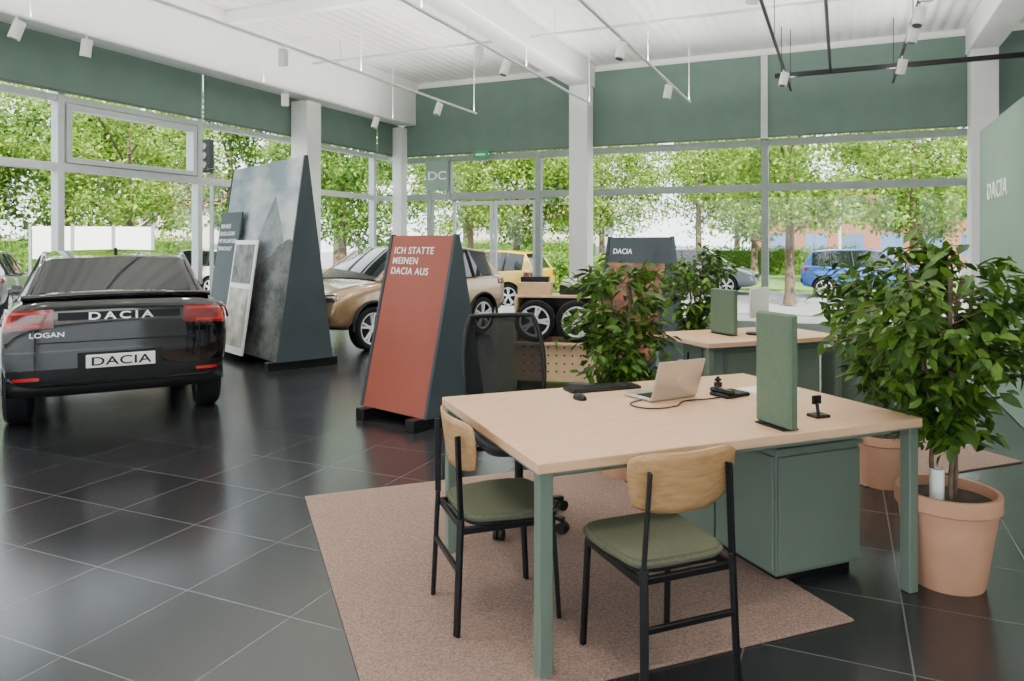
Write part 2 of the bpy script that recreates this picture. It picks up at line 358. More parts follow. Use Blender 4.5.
# ---------------------------------------------------------------- desk
def desk(l,d,L,W,ang,cab,h=.80,hgt=.62):
    e=empty('office_desk',P(l,d,0),A(ang))
    bx(e,'top',0,L,0,W,h-.042,h,M['wood'],.004)
    bx(e,'edge_band',.004,L-.004,.004,W-.004,h-.048,h-.042,M['green'],0)
    i=0
    for x in (.012,L-.067):
        for y in (.012,W-.067):
            i+=1; bx(e,'leg_%d'%i,x,x+.055,y,y+.055,0.0,h-.048,M['green'],.004)
    bx(e,'apron_front',.08,L-.08,.10,.13,h-.09,h-.048,M['green']); bx(e,'apron_back',.08,L-.08,W-.13,W-.10,h-.09,h-.048,M['green'])
    x0,x1,y0,y1=cab
    bx(e,'cabinet_plinth',x0+.03,x1-.03,y0+.03,y1-.03,0,.04,M['black'],0)
    bx(e,'cabinet_body',x0,x1,y0,y1,.04,hgt,M['green'],.004)
    n=2
    for k in range(n):
        a=y0+(y1-y0)*k/n+.008; b=y0+(y1-y0)*(k+1)/n-.008
        bx(e,'door_left_%d'%k,x0-.016,x0,a,b,.06,hgt-.02,M['green'],.003)
        bx(e,'handle_%d'%k,x0-.026,x0-.016,b-.1,b-.08,hgt-.2,hgt-.08,M['black'],.002)
    bx(e,'door_front',x0+.008,x1-.008,y0-.016,y0,.06,hgt-.02,M['green'],.003)
    bx(e,'cabinet_lid',x0-.01,x1+.01,y0-.02,y1+.01,hgt,hgt+.02,M['green'],.003)
    return e
DL,DD,DA=.094,2.68,21.5
desk(DL,DD,1.92,1.25,DA,(1.34,1.85,.30,1.18))
FL,FDD=1.66,6.25
desk(FL,FDD,1.5,.85,21.5,(.25,1.30,.10,.72),h=.75,hgt=.66)
fd2=empty('drawer_unit',P(3.15,6.75,0),A(21.5)); bx(fd2,'body',.06,.46,0,.5,.04,.60,M['green']); bx(fd2,'plinth',.08,.44,.02,.48,0,.04,M['black'])
for k in range(3): bx(fd2,'drawer_%d'%k,.07,.45,-.016,0,.06+k*.18,.23+k*.18,M['green'],.003)
def ondesk(name,x,y,rz=0,z=.801,l=DL,d=DD,ang=DA):
    a=R(ang); ll=l+math.cos(a)*x-math.sin(a)*y; dd=d+math.sin(a)*x+math.cos(a)*y
    return empty(name,P(ll,dd,z),A(ang)+R(rz))
def OD(name,l,d,rz): return empty(name,P(l*.941,d*.941,.801),A(rz))   # items surveyed on the desk top
dv=ondesk('desk_divider',1.165,.012); bx(dv,'screen',0,.045,0,.22,.006,.495,M['greenl'],.008); bx(dv,'foot',-.02,.065,.02,.20,0,.006,M['black'],.001)
dv=ondesk('desk_divider',.50,.30,l=FL,d=FDD,z=.751); bx(dv,'screen',0,.045,0,.35,.006,.42,M['greenl'],.008); bx(dv,'foot',-.02,.065,.02,.33,0,.006,M['black'],.001)
mo=ondesk('monitor',.80,.35,l=FL,d=FDD,rz=30,z=.751); cyl(mo,'foot',(0,0,.008),.10,.014,M['blackp']); bar(mo,'stem',(0,0,.01),(0,0,.2),.03,.02,M['silver']); box(mo,'panel',(0,-.02,.30),(.45,.025,.27),M['silver'],.006)
lt=OD('laptop',.735,3.93,30)
bx(lt,'base',0,.31,0,.215,.002,.018,M['silver'],.004); bx(lt,'keyboard_field',.02,.29,.02,.13,.018,.0195,M['blackp'],0)
for k in range(4):
    bx(lt,'key_row_%d'%k,.022,.288,.024+k*.026,.046+k*.026,.0195,.021,M['black'],0)
lid=empty('lid',(0,0,.016)); lid.parent=lt; lid.rotation_euler=(R(18),0,0)
bx(lid,'lid_shell',0,.31,-.008,0,0,.205,M['silver'],.003); bx(lid,'display',.008,.302,0,.001,.008,.197,M['screen'],0)
cyl(lid,'emblem',(.155,-.0085,.105),.018,.002,M['chrome'],rot=(R(90),0,0))
kb=OD('keyboard',.34,4.16,21); bx(kb,'body',0,.42,0,.12,.0,.014,M['blackp'],.003)
for r_ in range(5):
    for c_ in range(15): bx(kb,'key_%d_%d'%(r_,c_),.01+c_*.027,.033+c_*.027,.008+r_*.0215,.027+r_*.0215,.014,.019,M['black'],0)
ms=OD('computer_mouse',.37,4.03,110)
bm=bmesh.new(); bmesh.ops.create_uvsphere(bm,u_segments=20,v_segments=12,radius=1); bmesh.ops.scale(bm,vec=(.052,.032,.028),verts=bm.verts)
for v in bm.verts: v.co.z=max(0,v.co.z)
me=bpy.data.meshes.new('shell'); bm.to_mesh(me); bm.free(); fin('shell',me,M['blackp'],ms,(0,0,.001),smooth=True)
ph=OD('desk_phone',1.17,4.02,30); bx(ph,'base',0,.17,0,.13,0,.018,M['blackp'],.006); box(ph,'handset',(.035,.065,.028),(.045,.15,.020),M['black'],.009,seg=3); box(ph,'earpiece',(.035,.12,.028),(.05,.045,.024),M['black'],.010); bx(ph,'screen',.09,.15,.08,.12,.018,.021,M['screen'],.001)
hs=OD('webcam',1.22,4.38,10); cyl(hs,'stand',(0,0,.012),.022,.022,M['blackp']); box(hs,'head',(0,0,.038),(.04,.03,.035),M['blackp'],.012,seg=3)
st=OD('phone_stand',1.50,3.62,20); bx(st,'base',-.04,.04,-.035,.035,0,.012,M['black'],.003); bar(st,'stem',(0,0,.012),(0,.01,.06),.014,.014,M['black']); box(st,'cradle',(0,.012,.075),(.05,.012,.04),M['black'],.003)
pp=OD('paper_stack',1.40,4.10,28); bx(pp,'sheets',0,.28,0,.20,0,.006,M['lightsign'],0)
cb=empty('charging_cable',(0,0,0)); tube(cb,'cord',[P(a*.941,b_*.941,.806) for a,b_ in ((.70,3.98),(.62,3.88),(.68,3.78),(.84,3.82),(.92,3.95),(1.05,4.0),(1.16,4.06))],.0035,M['black'],smooth=True)

# ---------------------------------------------------------------- chairs
def chair(l,d,ang):
    e=empty('meeting_chair',P(l,d,.013),A(ang)-R(90))
    pad=[(x*(1-.07*(y<0)),y) for x,y in superell(.225,.215,5,48)]
    slab(e,'seat_cushion',pad,.447,.480,M['pad'],.013,3)
    slab(e,'seat_shell',[(x*.97,y*.97) for x,y in pad],.436,.447,M['black'],.002,1)
    nx,nz=18,8; vs=[];fs=[]
    for k in range(nz+1):
        t=k/nz; z=.640+.217*t
        hw=.175+.05*min(1,(t*1.6))**.6
        if t>.85: hw-=.012*((t-.85)/.15)**2
        for i in range(nx+1):
            u=-1+2*i/nx; zz=z
            if k==0: zz+=.022*abs(u)**5
            if k==nz: zz-=.016*abs(u)**8
            vs.append((u*hw,-.235+.05*u*u-.03*(t-.5),zz))
    for k in range(nz):
        for i in range(nx):
            a=k*(nx+1)+i; fs.append((a,a+1,a+nx+2,a+nx+1))
    b=poly(e,'backrest',vs,fs,M['ply'],True); s=b.modifiers.new('s','SOLIDIFY'); s.thickness=.013; s.offset=0
    for sx in (-1,1):
        n='l' if sx<0 else 'r'
        bar(e,'rear_leg_'+n,(sx*.195,-.255,0),(sx*.185,-.235,.47),.030,.018,M['black'])
        bar(e,'back_post_'+n,(sx*.185,-.235,.465),(sx*.165,-.243,.80),.026,.014,M['black'])
        bar(e,'front_leg_'+n,(sx*.195,.195,0),(sx*.185,.17,.43),.024,.020,M['black'])
        bar(e,'side_rail_'+n,(sx*.187,-.236,.420),(sx*.187,.175,.420),.022,.028,M['black'])
    bar(e,'cross_rail_front',(-.187,.15,.420),(.187,.15,.420),.022,.025,M['black'])
    bar(e,'cross_rail_rear',(-.187,-.22,.420),(.187,-.22,.420),.022,.025,M['black'])
    bar(e,'stretcher_rear',(-.19,-.245,.26),(.19,-.245,.26),.018,.022,M['black'])
    return e
chair(-.05,3.25,20)
chair(.535,2.82,112)
def office_chair(l,d,ang):
    e=empty('office_chair',P(l,d,.012),A(ang)-R(90))
    for k in range(5):
        a=2*math.pi*k/5+.89; c,s=math.cos(a),math.sin(a)
        bar(e,'star_arm_%d'%k,(c*.03,s*.03,.10),(c*.31,s*.31,.075),.045,.022,M['black'],.006)
        cyl(e,'caster_stem_%d'%k,(c*.305,s*.305,.065),.012,.03,M['black'])
        for j in (-1,1):
            cyl(e,'caster_%d_%d'%(k,j),(c*.305-s*j*.016,s*.305+c*j*.016,.030),.030,.020,M['blackp'],rot=(R(90),0,a))
    cyl(e,'gas_lift',(0,0,.25),.025,.32,M['black']); cyl(e,'lift_cover',(0,0,.14),.035,.12,M['blackp'])
    bx(e,'mechanism',-.09,.09,-.12,.1,.39,.43,M['blackp'],.01)
    slab(e,'seat_cushion',superell(.25,.24,4),.43,.50,M['blackp'],.028,3)
    bar(e,'back_spine',(0,-.2,.42),(0,-.32,.68),.07,.03,M['blackp'],.008)
    nx,nz=14,14; vs=[];fs=[]
    def bp(u,t):
        hw=.235+.02*math.sin(t*math.pi)-.035*t**6; z=.58+.56*t
        return (u*hw,-.30-.07*t+.045*u*u+.02*math.sin(t*math.pi*1.2),z)
    for k in range(nz+1):
        for i in range(nx+1): vs.append(bp(-1+2*i/nx,k/nz))
    for k in range(nz):
        for i in range(nx):
            a=k*(nx+1)+i; fs.append((a,a+1,a+nx+2,a+nx+1))
    poly(e,'mesh_back',vs,fs,M['meshfab'],True)
    loop=[bp(-1,k/nz) for k in range(nz+1)]+[bp(-1+2*i/nx,1) for i in range(1,nx+1)]+[bp(1,1-k/nz) for k in range(1,nz+1)]+[bp(1-2*i/nx,0) for i in range(1,nx)]
    tube(e,'back_frame',loop,.014,M['blackp'],cyc=True)
    for sx in (-1,1):
        n='l' if sx<0 else 'r'
        tube(e,'arm_post_'+n,[(sx*.12,0,.42),(sx*.29,0,.43),(sx*.30,-.01,.50),(sx*.30,-.01,.66)],.016,M['blackp'])
        box(e,'arm_pad_'+n,(sx*.30,.02,.675),(.08,.25,.03),M['blackp'],.012,seg=3)
office_chair(.04,4.24,-72)

# ---------------------------------------------------------------- A-frame displays
def aframe(name,l,d,ang,L,W,H,front,side,foot=.95):
    e=empty(name,P(l,d,0),A(ang)); t=.035; z0=.10
    h=W/2
    vs=[(0,h,z0),(L,h,z0),(L,0.0,H),(0,0,H),(0,h-t,z0),(L,h-t,z0),(L,-t*.9,H),(0,-t*.9,H)]
    fs=[(0,1,2,3),(7,6,5,4),(0,3,7,4),(1,5,6,2),(3,2,6,7),(0,4,5,1)]
    poly(e,'poster_board',vs,fs,front)
    vs=[(0,-h,z0),(L,-h,z0),(L,-t,H-.002),(0,-t,H-.002),(0,-h+t,z0),(L,-h+t,z0),(L,-.0,H-.06),(0,-.0,H-.06)]
    poly(e,'back_board',vs,[(3,2,1,0),(4,5,6,7),(4,7,3,0),(2,6,5,1),(7,6,2,3),(1,5,4,0)],side)
    for nm,x0,x1 in (('end_panel_near',-.02,.012),('end_panel_far',L-.012,L+.02)):
        vs=[(x,y,z) for x in (x0,x1) for y,z in ((h+.01,z0),(0.01,H+.01),(-t,H+.01),(-h-.01,z0))]
        poly(e,nm,vs,[(0,1,2,3),(7,6,5,4),(0,4,5,1),(1,5,6,2),(2,6,7,3),(3,7,4,0)],side)
    for i,x in enumerate((.08,L-.10)):
        box(e,'foot_%d'%i,(x,0,.05),(.11,W+.22,.10),M['black'],.006)
    return e,h
e,h=aframe('advertising_display',-.50,6.55,139,.86,.72,1.67,M['red'],M['slate'])
sl=math.atan2(1.57,.36); n=Vector((0,math.sin(sl),math.cos(sl))); up=Vector((0,-math.cos(sl),math.sin(sl)))
rm=Matrix(((-1,up.x,n.x),(0,up.y,n.y),(0,up.z,n.z)))
for i,s in enumerate(('ICH STATTE','MEINEN','DACIA AUS')):
    z=1.50-i*.095; y=.36*(1-(z-.1)/1.57)
    text(e,'line_%d'%i,s,.092,M['lightsign'],Vector((.79,y,z))+n*.002,rm,extr=.0015,space=1.12,bold=.006)
BW,BH,BL=.74,2.72,2.45
e,h=aframe('mountain_display',-2.66,9.5,131,BL,BW,BH,M['mountain'],M['slate'])
def leaning(par,name,x0,x1,z0,z1,off,m,t=.025):
    f=lambda z:(BW/2)*(1-(z-.1)/(BH-.1))
    vs=[]
    for o in (off,off+t):
        vs+=[(x0,f(z0)+o,z0),(x1,f(z0)+o,z0),(x1,f(z1)+o,z1),(x0,f(z1)+o,z1)]
    return poly(par,name,vs,[(0,1,2,3),(7,6,5,4),(0,4,5,1),(1,5,6,2),(2,6,7,3),(3,7,4,0)],m)
leaning(e,'text_panel',1.62,2.42,.22,2.05,.07,M['slate'])
leaning(e,'photo_panel_frame',.83,1.60,.10,1.64,.11,M['lightsign']); leaning(e,'photo_panel',.88,1.55,1.05,1.58,.136,M['mono'],.006); leaning(e,'photo_panel_lower',.88,1.55,.20,.98,.136,M['photo'],.006)
sl=math.atan2(BH-.1,BW/2); n=Vector((0,math.sin(sl),math.cos(sl))); up=Vector((0,-math.cos(sl),math.sin(sl)))
rm2=Matrix(((-1,up.x,n.x),(0,up.y,n.y),(0,up.z,n.z)))
f=lambda z:(BW/2)*(1-(z-.1)/(BH-.1))
for i,s in enumerate(('DER NEUE','DACIA LOGAN','MIT LPG ANTRIEB','EINFACH GUT')):
    z=1.82-i*.11; text(e,'text_%d'%i,s,.085,M['lightsign'],Vector((2.36,f(z)+.1,z)),rm2,extr=.002,bold=.0)
e,h=aframe('dark_display',1.86,8.62,139,.86,.72,1.67,M['slate'],M['slate'])
f3=lambda z:.36*(1-(z-.1)/1.57)
vs=[]
for o in (.003,.008): vs+=[(.04,f3(.25)+o,.25),(.82,f3(.25)+o,.25),(.82,f3(1.36)+o,1.36),(.04,f3(1.36)+o,1.36)]
poly(e,'print',vs,[(0,1,2,3),(7,6,5,4),(0,4,5,1),(1,5,6,2),(2,6,7,3),(3,7,4,0)],M['brownphoto'])
text(e,'title','DACIA',.09,M['lightsign'],Vector((.78,f3(1.47)+.004,1.47)),rm,extr=.0015)

# ---------------------------------------------------------------- wheels
def wheel(parent,name,c,r=.32,w=.20,rim=None,side=1):
    e=empty(name,c); e.parent=parent; e.rotation_euler=(0,R(90)*side,0)
    ri=r*.70
    lathe(e,'tyre',[(ri,-w*.42),(ri+.03,-w/2),(r-.03,-w/2),(r,-w*.36),(r,w*.36),(r-.03,w/2),(ri+.03,w/2),(ri,w*.42),(ri,-w*.42)],M['rubber'],seg=40)
    lathe(e,'barrel',[(0,w*.05),(ri*.9,w*.0),(ri*.96,w*.3),(ri,w*.43),(ri+.008,w*.46),(ri+.008,-w*.4),(0,-w*.4)],M['carblack'],seg=40)
    lathe(e,'rim_lip',[(ri*.93,w*.40),(ri*1.0,w*.46),(ri+.010,w*.46),(ri+.010,w*.38),(ri*.93,w*.40)],M['alloy'],seg=40)
    for i in range(5):
        a=2*math.pi*i/5
        for da in (-.15,.15):
            bar(e,'spoke_%d_%d'%(i,int(da*100)),(math.cos(a)*.03,math.sin(a)*.03,w*.38),(math.cos(a+da)*ri*.98,math.sin(a+da)*ri*.98,w*.42),.030,.034,M['alloy'],.005)
    cyl(e,'hub',(0,0,w*.39),.055,.03,M['alloy'])
    return e
rk=empty('wheel_display_rack',P(.02,8.30,0),A(-10))
bx(rk,'base_board',0,.95,0,.5,.06,.10,M['peg'])
for i,(x,y) in enumerate(((.03,.03),(.86,.03),(.03,.42),(.86,.42))): bx(rk,'foot_%d'%i,x,x+.05,y,y+.05,0,.06,M['black'])
bx(rk,'pegboard',0,.95,0,.03,.10,.50,M['peg']); bx(rk,'side_l',0,.03,.03,.5,.10,.98,M['peg']); bx(rk,'side_r',.92,.95,.03,.5,.10,.98,M['peg'])
bx(rk,'shelf',.03,.92,-.08,.5,.47,.50,M['peg']); bx(rk,'top_board',-.01,.96,.12,.5,.98,1.01,M['peg']); bx(rk,'rear_board',.03,.92,.47,.5,.50,.98,M['black'])
for i in range(9):
    for j in range(4): cyl(rk,'hole_%d_%d'%(i,j),(.12+i*.09,-.0005,.17+j*.09),.011,.003,M['black'],rot=(R(90),0,0),seg=10)
for i,x in enumerate((.24,.70)):
    w=wheel(rk,'alloy_wheel_%d'%i,(x,.03,.73),r=.23,w=.16); w.rotation_euler=(R(90),0,.2*i)
bx_=empty('brochure_box',P(.06,8.46,1.012),A(-10)); bx(bx_,'crate',0,.38,.03,.25,0,.14,M['peg'],.004); bx(bx_,'brochures',.03,.35,.06,.22,.14,.20,M['black'],0)
bx_=empty('brochure_box',P(.54,8.40,1.012),A(-10)); bx(bx_,'crate',0,.3,.03,.22,0,.11,M['black'],.004); bx(bx_,'brochures',.03,.27,.05,.19,.11,.17,M['lightsign'],0)

# ---------------------------------------------------------------- cars
def car(name,l,d,ang,kind,paint,detail=True,z=0.0):
    e=empty(name,P(l,d,z),A(ang)-R(90))
    if kind=='sedan':
        St=[(0.0,.74,.48,.88,.99),(0.010,.84,.42,1.01,1.11),(0.08,.87,.38,1.045,1.165),(.40,.885,.34,1.05,1.165),(.95,.89,.26,1.03,1.09),(1.6,.89,.24,.99,1.04),(2.6,.89,.24,.97,1.01),(3.3,.885,.24,.95,1.0),(3.7,.875,.24,.88,.95),(4.15,.83,.25,.75,.82),(4.33,.72,.3,.6,.68),(4.38,.6,.36,.5,.56)]
        G=[(.62,1.12,1.15,.78,.70),(.95,1.09,1.45,.81,.60),(1.40,1.05,1.515,.82,.61),(2.25,1.0,1.515,.82,.61),(2.72,1.0,1.46,.82,.60),(3.40,.98,.995,.78,.72)]
        ax=(.80,3.44); Ln=4.38
    else:
        St=[(0.0,.74,.48,.85,.98),(0.02,.85,.40,.98,1.04),(0.10,.895,.33,1.02,1.06),(.5,.91,.28,1.02,1.05),(1.2,.91,.27,1.0,1.04),(2.2,.91,.27,.99,1.02),(3.0,.91,.27,.99,1.04),(3.45,.90,.28,.95,1.01),(3.85,.86,.32,.84,.92),(4.02,.76,.36,.70,.78),(4.07,.6,.42,.56,.64)]
        G=[(.08,1.02,1.03,.80,.76),(.34,1.02,1.46,.83,.60),(.9,1.01,1.52,.85,.61),(1.9,1.0,1.54,.85,.61),(2.3,1.0,1.49,.85,.61),(3.05,1.0,1.03,.80,.74)]
        ax=(.70,3.30); Ln=4.07
    vs=[];fs=[]
    def ring(y,w,zb,zs,zt,k=1.0,cz=None):
        h=[(0,zb),(.6*w,zb),(.88*w,zb+.02),(.975*w,zb+.13),(w,(zb+zs)/2),(.99*w,zs-.09),(.955*w,zs),(.80*w,zt-.015),(.45*w,zt),(0,zt+.01)]
        pts=[(x,y,z) for x,z in h]+[(-x,y,z) for x,z in h[1:-1]][::-1]
        if k!=1: pts=[(x*k,y,cz+(z-cz)*k) for x,y,z in pts]
        return pts
    rings=[ring(*St[0],k=.5,cz=.70)]+[ring(*s) for s in St]+[ring(*St[-1],k=.5,cz=.5)]
    n=len(rings[0])
    for r_ in rings: vs+=r_
    for i in range(len(rings)-1):
        for k in range(n):
            fs.append((i*n+k,i*n+(k+1)%n,(i+1)*n+(k+1)%n,(i+1)*n+k))
    fs.append(tuple(range(n))[::-1]); fs.append(tuple((len(rings)-1)*n+k for k in range(n)))
    me=bpy.data.meshes.new('body'); me.from_pydata(vs,[],fs)
    bm=bmesh.new(); bm.from_mesh(me); bmesh.ops.recalc_face_normals(bm,faces=bm.faces); bm.to_mesh(me); bm.free()
    body=fin('body',me,[paint,M['carblack']],None,smooth=True)
    ms=body.modifiers.new('ss','SUBSURF'); ms.levels=2; ms.render_levels=2
    bm=bmesh.new()
    for yy in ax:
        for sx in (-1,1):
            r_=bmesh.ops.create_cone(bm,cap_ends=True,segments=36,radius1=.375,radius2=.375,depth=.36)
            bmesh.ops.rotate(bm,verts=r_['verts'],cent=(0,0,0),matrix=Matrix.Rotation(R(90),3,'Y'))
            bmesh.ops.translate(bm,verts=r_['verts'],vec=(sx*.84,yy,.34))
    cm=bpy.data.meshes.new('cut'); bm.to_mesh(cm); bm.free(); cm.materials.append(M['carblack']); cut=bpy.data.objects.new('cut',cm); COL.objects.link(cut)
    mb=body.modifiers.new('b','BOOLEAN'); mb.operation='DIFFERENCE'; mb.object=cut; mb.solver='EXACT'
    try: mb.material_mode='TRANSFER'
    except Exception: pass
    dg=bpy.context.evaluated_depsgraph_get(); dg.update()
    nm=bpy.data.meshes.new_from_object(body.evaluated_get(dg)); body.modifiers.clear(); body.data=nm
    try: nm.set_sharp_from_angle(angle=R(50))
    except Exception: pass
    bpy.data.objects.remove(cut); body.parent=e
    bvh=BVHTree.FromPolygons([v.co.copy() for v in nm.vertices],[tuple(p.vertices) for p in nm.polygons])
    vs=[];fs=[];idx=[]
    for y,zb,zt,wb,wt in G: vs+=[(-wb,y,zb-.03),(-wt-.0,y,zt-.02),(-wt*.88,y,zt+.004),(0,y,zt+.022),(wt*.88,y,zt+.004),(wt,y,zt-.02),(wb,y,zb-.03)]
    nG=len(G)
    for i in range(nG-1):
        for k in range(6):
            a=i*7+k; fs.append((a,a+1,a+8,a+7))
            side=k in (0,5); cen=k in (2,3)
            if i==0: idx.append(1 if cen else 0)
            elif i==nG-2: idx.append(1 if (cen or side) else 0)
            else: idx.append(1 if side else 0)
    gh=poly(e,'greenhouse',vs,fs,[paint,M['carglass']],True,idx)
    try: gh.data.set_sharp_from_angle(angle=R(28))
    except Exception: pass
    W0=.875 if kind=='sedan' else .90
    for sx in (-1,1):
        n_='l' if sx<0 else 'r'
        tube(e,'roof_rail_'+n_,[(sx*(wt+.002),y,zt-.022) for y,zb,zt,wb,wt in G],.024,paint)
        def pt(y,t):
            for a,b in zip(G[:-1],G[1:]):
                if a[0]<=y<=b[0]:
                    q=(y-a[0])/(b[0]-a[0]); v=[a[j]+(b[j]-a[j])*q for j in range(5)]
                    return (sx*(v[3]+(v[4]-v[3])*t+.004),y,v[1]-.02+(v[2]-v[1])*t)
        for j,(ya,yb) in enumerate(((G[1][0]+.55,G[1][0]+.52),((G[2][0]+G[3][0])/2+.15,(G[2][0]+G[3][0])/2+.08))):
            tube(e,'pillar_%s_%d'%(n_,j),[pt(ya,0),pt(yb,.95)],.028,M['carblack'])
        tube(e,'belt_line_'+n_,[pt(y,0.03) for y in (G[1][0],G[2][0],G[3][0],G[4][0],G[4][0]+.4)],.012,M['carblack'])
        box(e,'mirror_'+n_,(sx*(W0+.06),G[-1][0]-.42,1.06),(.18,.10,.12),paint,.04,seg=3)
        for wy in ax: wheel(e,'wheel_%s_%d'%(n_,int(wy)),(sx*(W0-.10),wy,.325),r=.325,w=.21,side=sx)
        if detail:
            box(e,'sill_'+n_,(sx*(W0-.015),(ax[0]+ax[1])/2,.27),(.07,ax[1]-ax[0]-.78,.12),M['carblack'],.02)
            for j,wy in enumerate(ax):
                pts=[(sx*W0,wy+.385*math.cos(t),.34+.385*math.sin(t)) for t in [R(-4+188*i/20) for i in range(21)]]
                tube(e,'arch_%s_%d'%(n_,j),pts,.024 if kind!='sedan' else .008,M['carblack'] if kind!='sedan' else paint)
            for j,yy in enumerate((1.45,2.4)): box(e,'handle_%s_%d'%(n_,j),(sx*(W0+.012),yy,.89),(.03,.16,.03),paint,.01)
    def ys(x): return .03+.12*(abs(x)/.90)**5
    def hity(x,z):
        h_=bvh.ray_cast(Vector((x+.0037,-2,z+.0013)),Vector((0,1,0)),2.6)
        return h_[0].y if h_[0] is not None else None
    def arc(name,x0,x1,za,zb_,m,off=.012,th=.04,nx=14,nz=3,taper=0):
        F=[];last=None
        for i in range(nx+1):
            q=i/nx; x=x0+(x1-x0)*q; col=[]
            for j in range(nz+1):
                z=za+(zb_-za)*j/nz+(taper*q*(1-j/nz))
                y=hity(x,z)
                if y is None: y=last[j] if last else ys(x)
                col.append((x,y,z))
            last=[c[1] for c in col]; F.append(col)
        vs=[(x,y-off,z) for c in F for x,y,z in c]+[(x,y+th,z) for c in F for x,y,z in c]; N=(nx+1)*(nz+1); fs=[]
        for i in range(nx):
            for j in range(nz):
                a=i*(nz+1)+j; fs.append((a,a+1,a+nz+2,a+nz+1)); fs.append((N+a,N+a+nz+1,N+a+nz+2,N+a+1))
            a=i*(nz+1); fs.append((a,a+nz+1,N+a+nz+1,N+a)); a+=nz; fs.append((a,N+a,N+a+nz+1,a+nz+1))
        for j in range(nz):
            fs.append((j,N+j,N+j+1,j+1)); b_=nx*(nz+1)+j; fs.append((b_,b_+1,N+b_+1,N+b_))
        o=poly(e,name,vs,fs,m,True)
        bm=bmesh.new(); bm.from_mesh(o.data); bmesh.ops.recalc_face_normals(bm,faces=bm.faces); bm.to_mesh(o.data); bm.free()
        try: o.data.set_sharp_from_angle(angle=R(45))
        except Exception: pass
        return o
    def sidepatch(name,sx,y0,y1,za,zb_,m,off=.010):
        vs=[];fs=[];ny,nz=6,3
        for i in range(ny+1):
            for j in range(nz+1):
                y=y0+(y1-y0)*i/ny; z=za+(zb_-za)*j/nz
                h_=bvh.ray_cast(Vector((sx*2,y,z)),Vector((-sx,0,0)),2.0); x=abs(h_[0].x) if h_[0] is not None else .86
                vs.append((sx*(x+off),y,z))
        for i in range(ny):
            for j in range(nz):
                a=i*(nz+1)+j; fs.append((a,a+1,a+nz+2,a+nz+1))
        o=poly(e,name,vs,fs,m,True); s=o.modifiers.new('s','SOLIDIFY'); s.thickness=.02; return o
    if kind=='sedan':
        arc('bumper_lower',-.82,.82,.45,.56,M['carblack'],.02,.1,24)
        vs=[];fs=[]
        for i in range(25):
            x=-.82+1.64*i/24; y=ys(x)
            vs+=[(x,y+.03,.33),(x,y-.01,.46),(x,y+.14,.46),(x,y+.14,.33)]
        for i in range(24):
            for k in range(4): fs.append((i*4+k,i*4+(k+1)%4,(i+1)*4+(k+1)%4,(i+1)*4+k))
        fs+= [(0,1,2,3),(99,98,97,96)]
        poly(e,'valance',vs,fs,M['carblack'],True)
        arc('bumper_step',-.82,.82,.69,.712,paint,.03,.08,24)
        arc('plate_recess',-.32,.32,.555,.69,M['carblack'],.024,.03,6)
        arc('trunk_seam',-.60,.60,.775,.785,M['carblack'],.006,.03,16,1)
        arc('badge_strip',-.46,.46,.96,1.025,M['carblack'],.006,.03,16,1)
        for sx in (-1,1):
            n_='l' if sx<0 else 'r'
            arc('tail_lamp_'+n_,sx*.49,sx*.835,.905,1.055,M['redlamp'],.014,.05,12,taper=-.015)
            sidepatch('tail_lamp_side_'+n_,sx,.11,.34,.92,1.04,M['redlamp'])
            arc('tail_lamp_upper_'+n_,sx*.51,sx*.825,1.018,1.038,M['redbright'],.018,.02,8,1)
            arc('tail_lamp_lower_'+n_,sx*.59,sx*.825,.915,.935,M['redbright'],.018,.02,8,1)
            arc('tail_lamp_stem_'+n_,sx*.78,sx*.82,.935,1.02,M['redbright'],.018,.02,3,2)
            arc('reflector_'+n_,sx*.59,sx*.77,.480,.508,M['redbright'],.026,.03,6,1)
            arc('bumper_edge_'+n_,sx*.615,sx*.623,.56,.90,M['carblack'],.003,.03,1,4)
        vs=[];fs=[]
        for i in range(21):
            x=-.72+1.44*i/20; y=.005+.10*(abs(x)/.8)**3; zz=1.178-.03*(abs(x)/.8)**2
            vs+=[(x,y,zz),(x,y+.02,zz+.016),(x,y+.24,zz-.01),(x,y+.24,zz-.04),(x,y+.02,zz-.03)]
        for i in range(20):
            for k in range(5): fs.append((i*5+k,i*5+(k+1)%5,(i+1)*5+(k+1)%5,(i+1)*5+k))
        fs+=[(0,1,2,3,4),(104,103,102,101,100)]
        poly(e,'boot_spoiler',vs,fs,paint,True)
        yp=min((hity(xx,.60) if hity(xx,.60) is not None else .03) for xx in (-.2,0,.2))-.045
        box(e,'number_plate',(0,yp,.615),(.52,.012,.11),M['plate'],.004)
        if detail:
            text(e,'plate_text','DACIA',.10,M['black'],(0,yp-.008,.580),(R(90),0,0),align='CENTER',extr=.001,sx=1.45,space=1.05)
            yb_=(hity(0,.99) or .0)-.016
            text(e,'badge','DACIA',.085,M['chrome'],(0,yb_,.962),(R(90),0,0),align='CENTER',extr=.006,sx=1.5,space=1.4,bold=.02)
            yb2=(hity(-.55,.83) or .0)-.012
            text(e,'model_badge','LOGAN',.055,M['chrome'],(-.66,yb2,.83),(R(90),0,0),extr=.004,sx=1.3)
            box(e,'antenna',(0,1.3,1.53),(.03,.10,.05),M['carblack'],.01)
    else:
        arc('bumper_lower',-.84,.84,.46,.60,M['carblack'],.02,.1,20)
        arc('plate_recess',-.3,.3,.68,.80,M['carblack'],.01,.03,6)
        for sx in (-1,1):
            arc('tail_lamp_'+('l' if sx<0 else 'r'),sx*.60,sx*.86,.86,.99,M['redlamp'],.014,.05,10)
            sidepatch('tail_lamp_side_'+('l' if sx<0 else 'r'),sx,.10,.26,.87,.98,M['redlamp'])
        bx(e,'spoiler',-.55,.55,.18,.42,1.455,1.485,paint,.01)
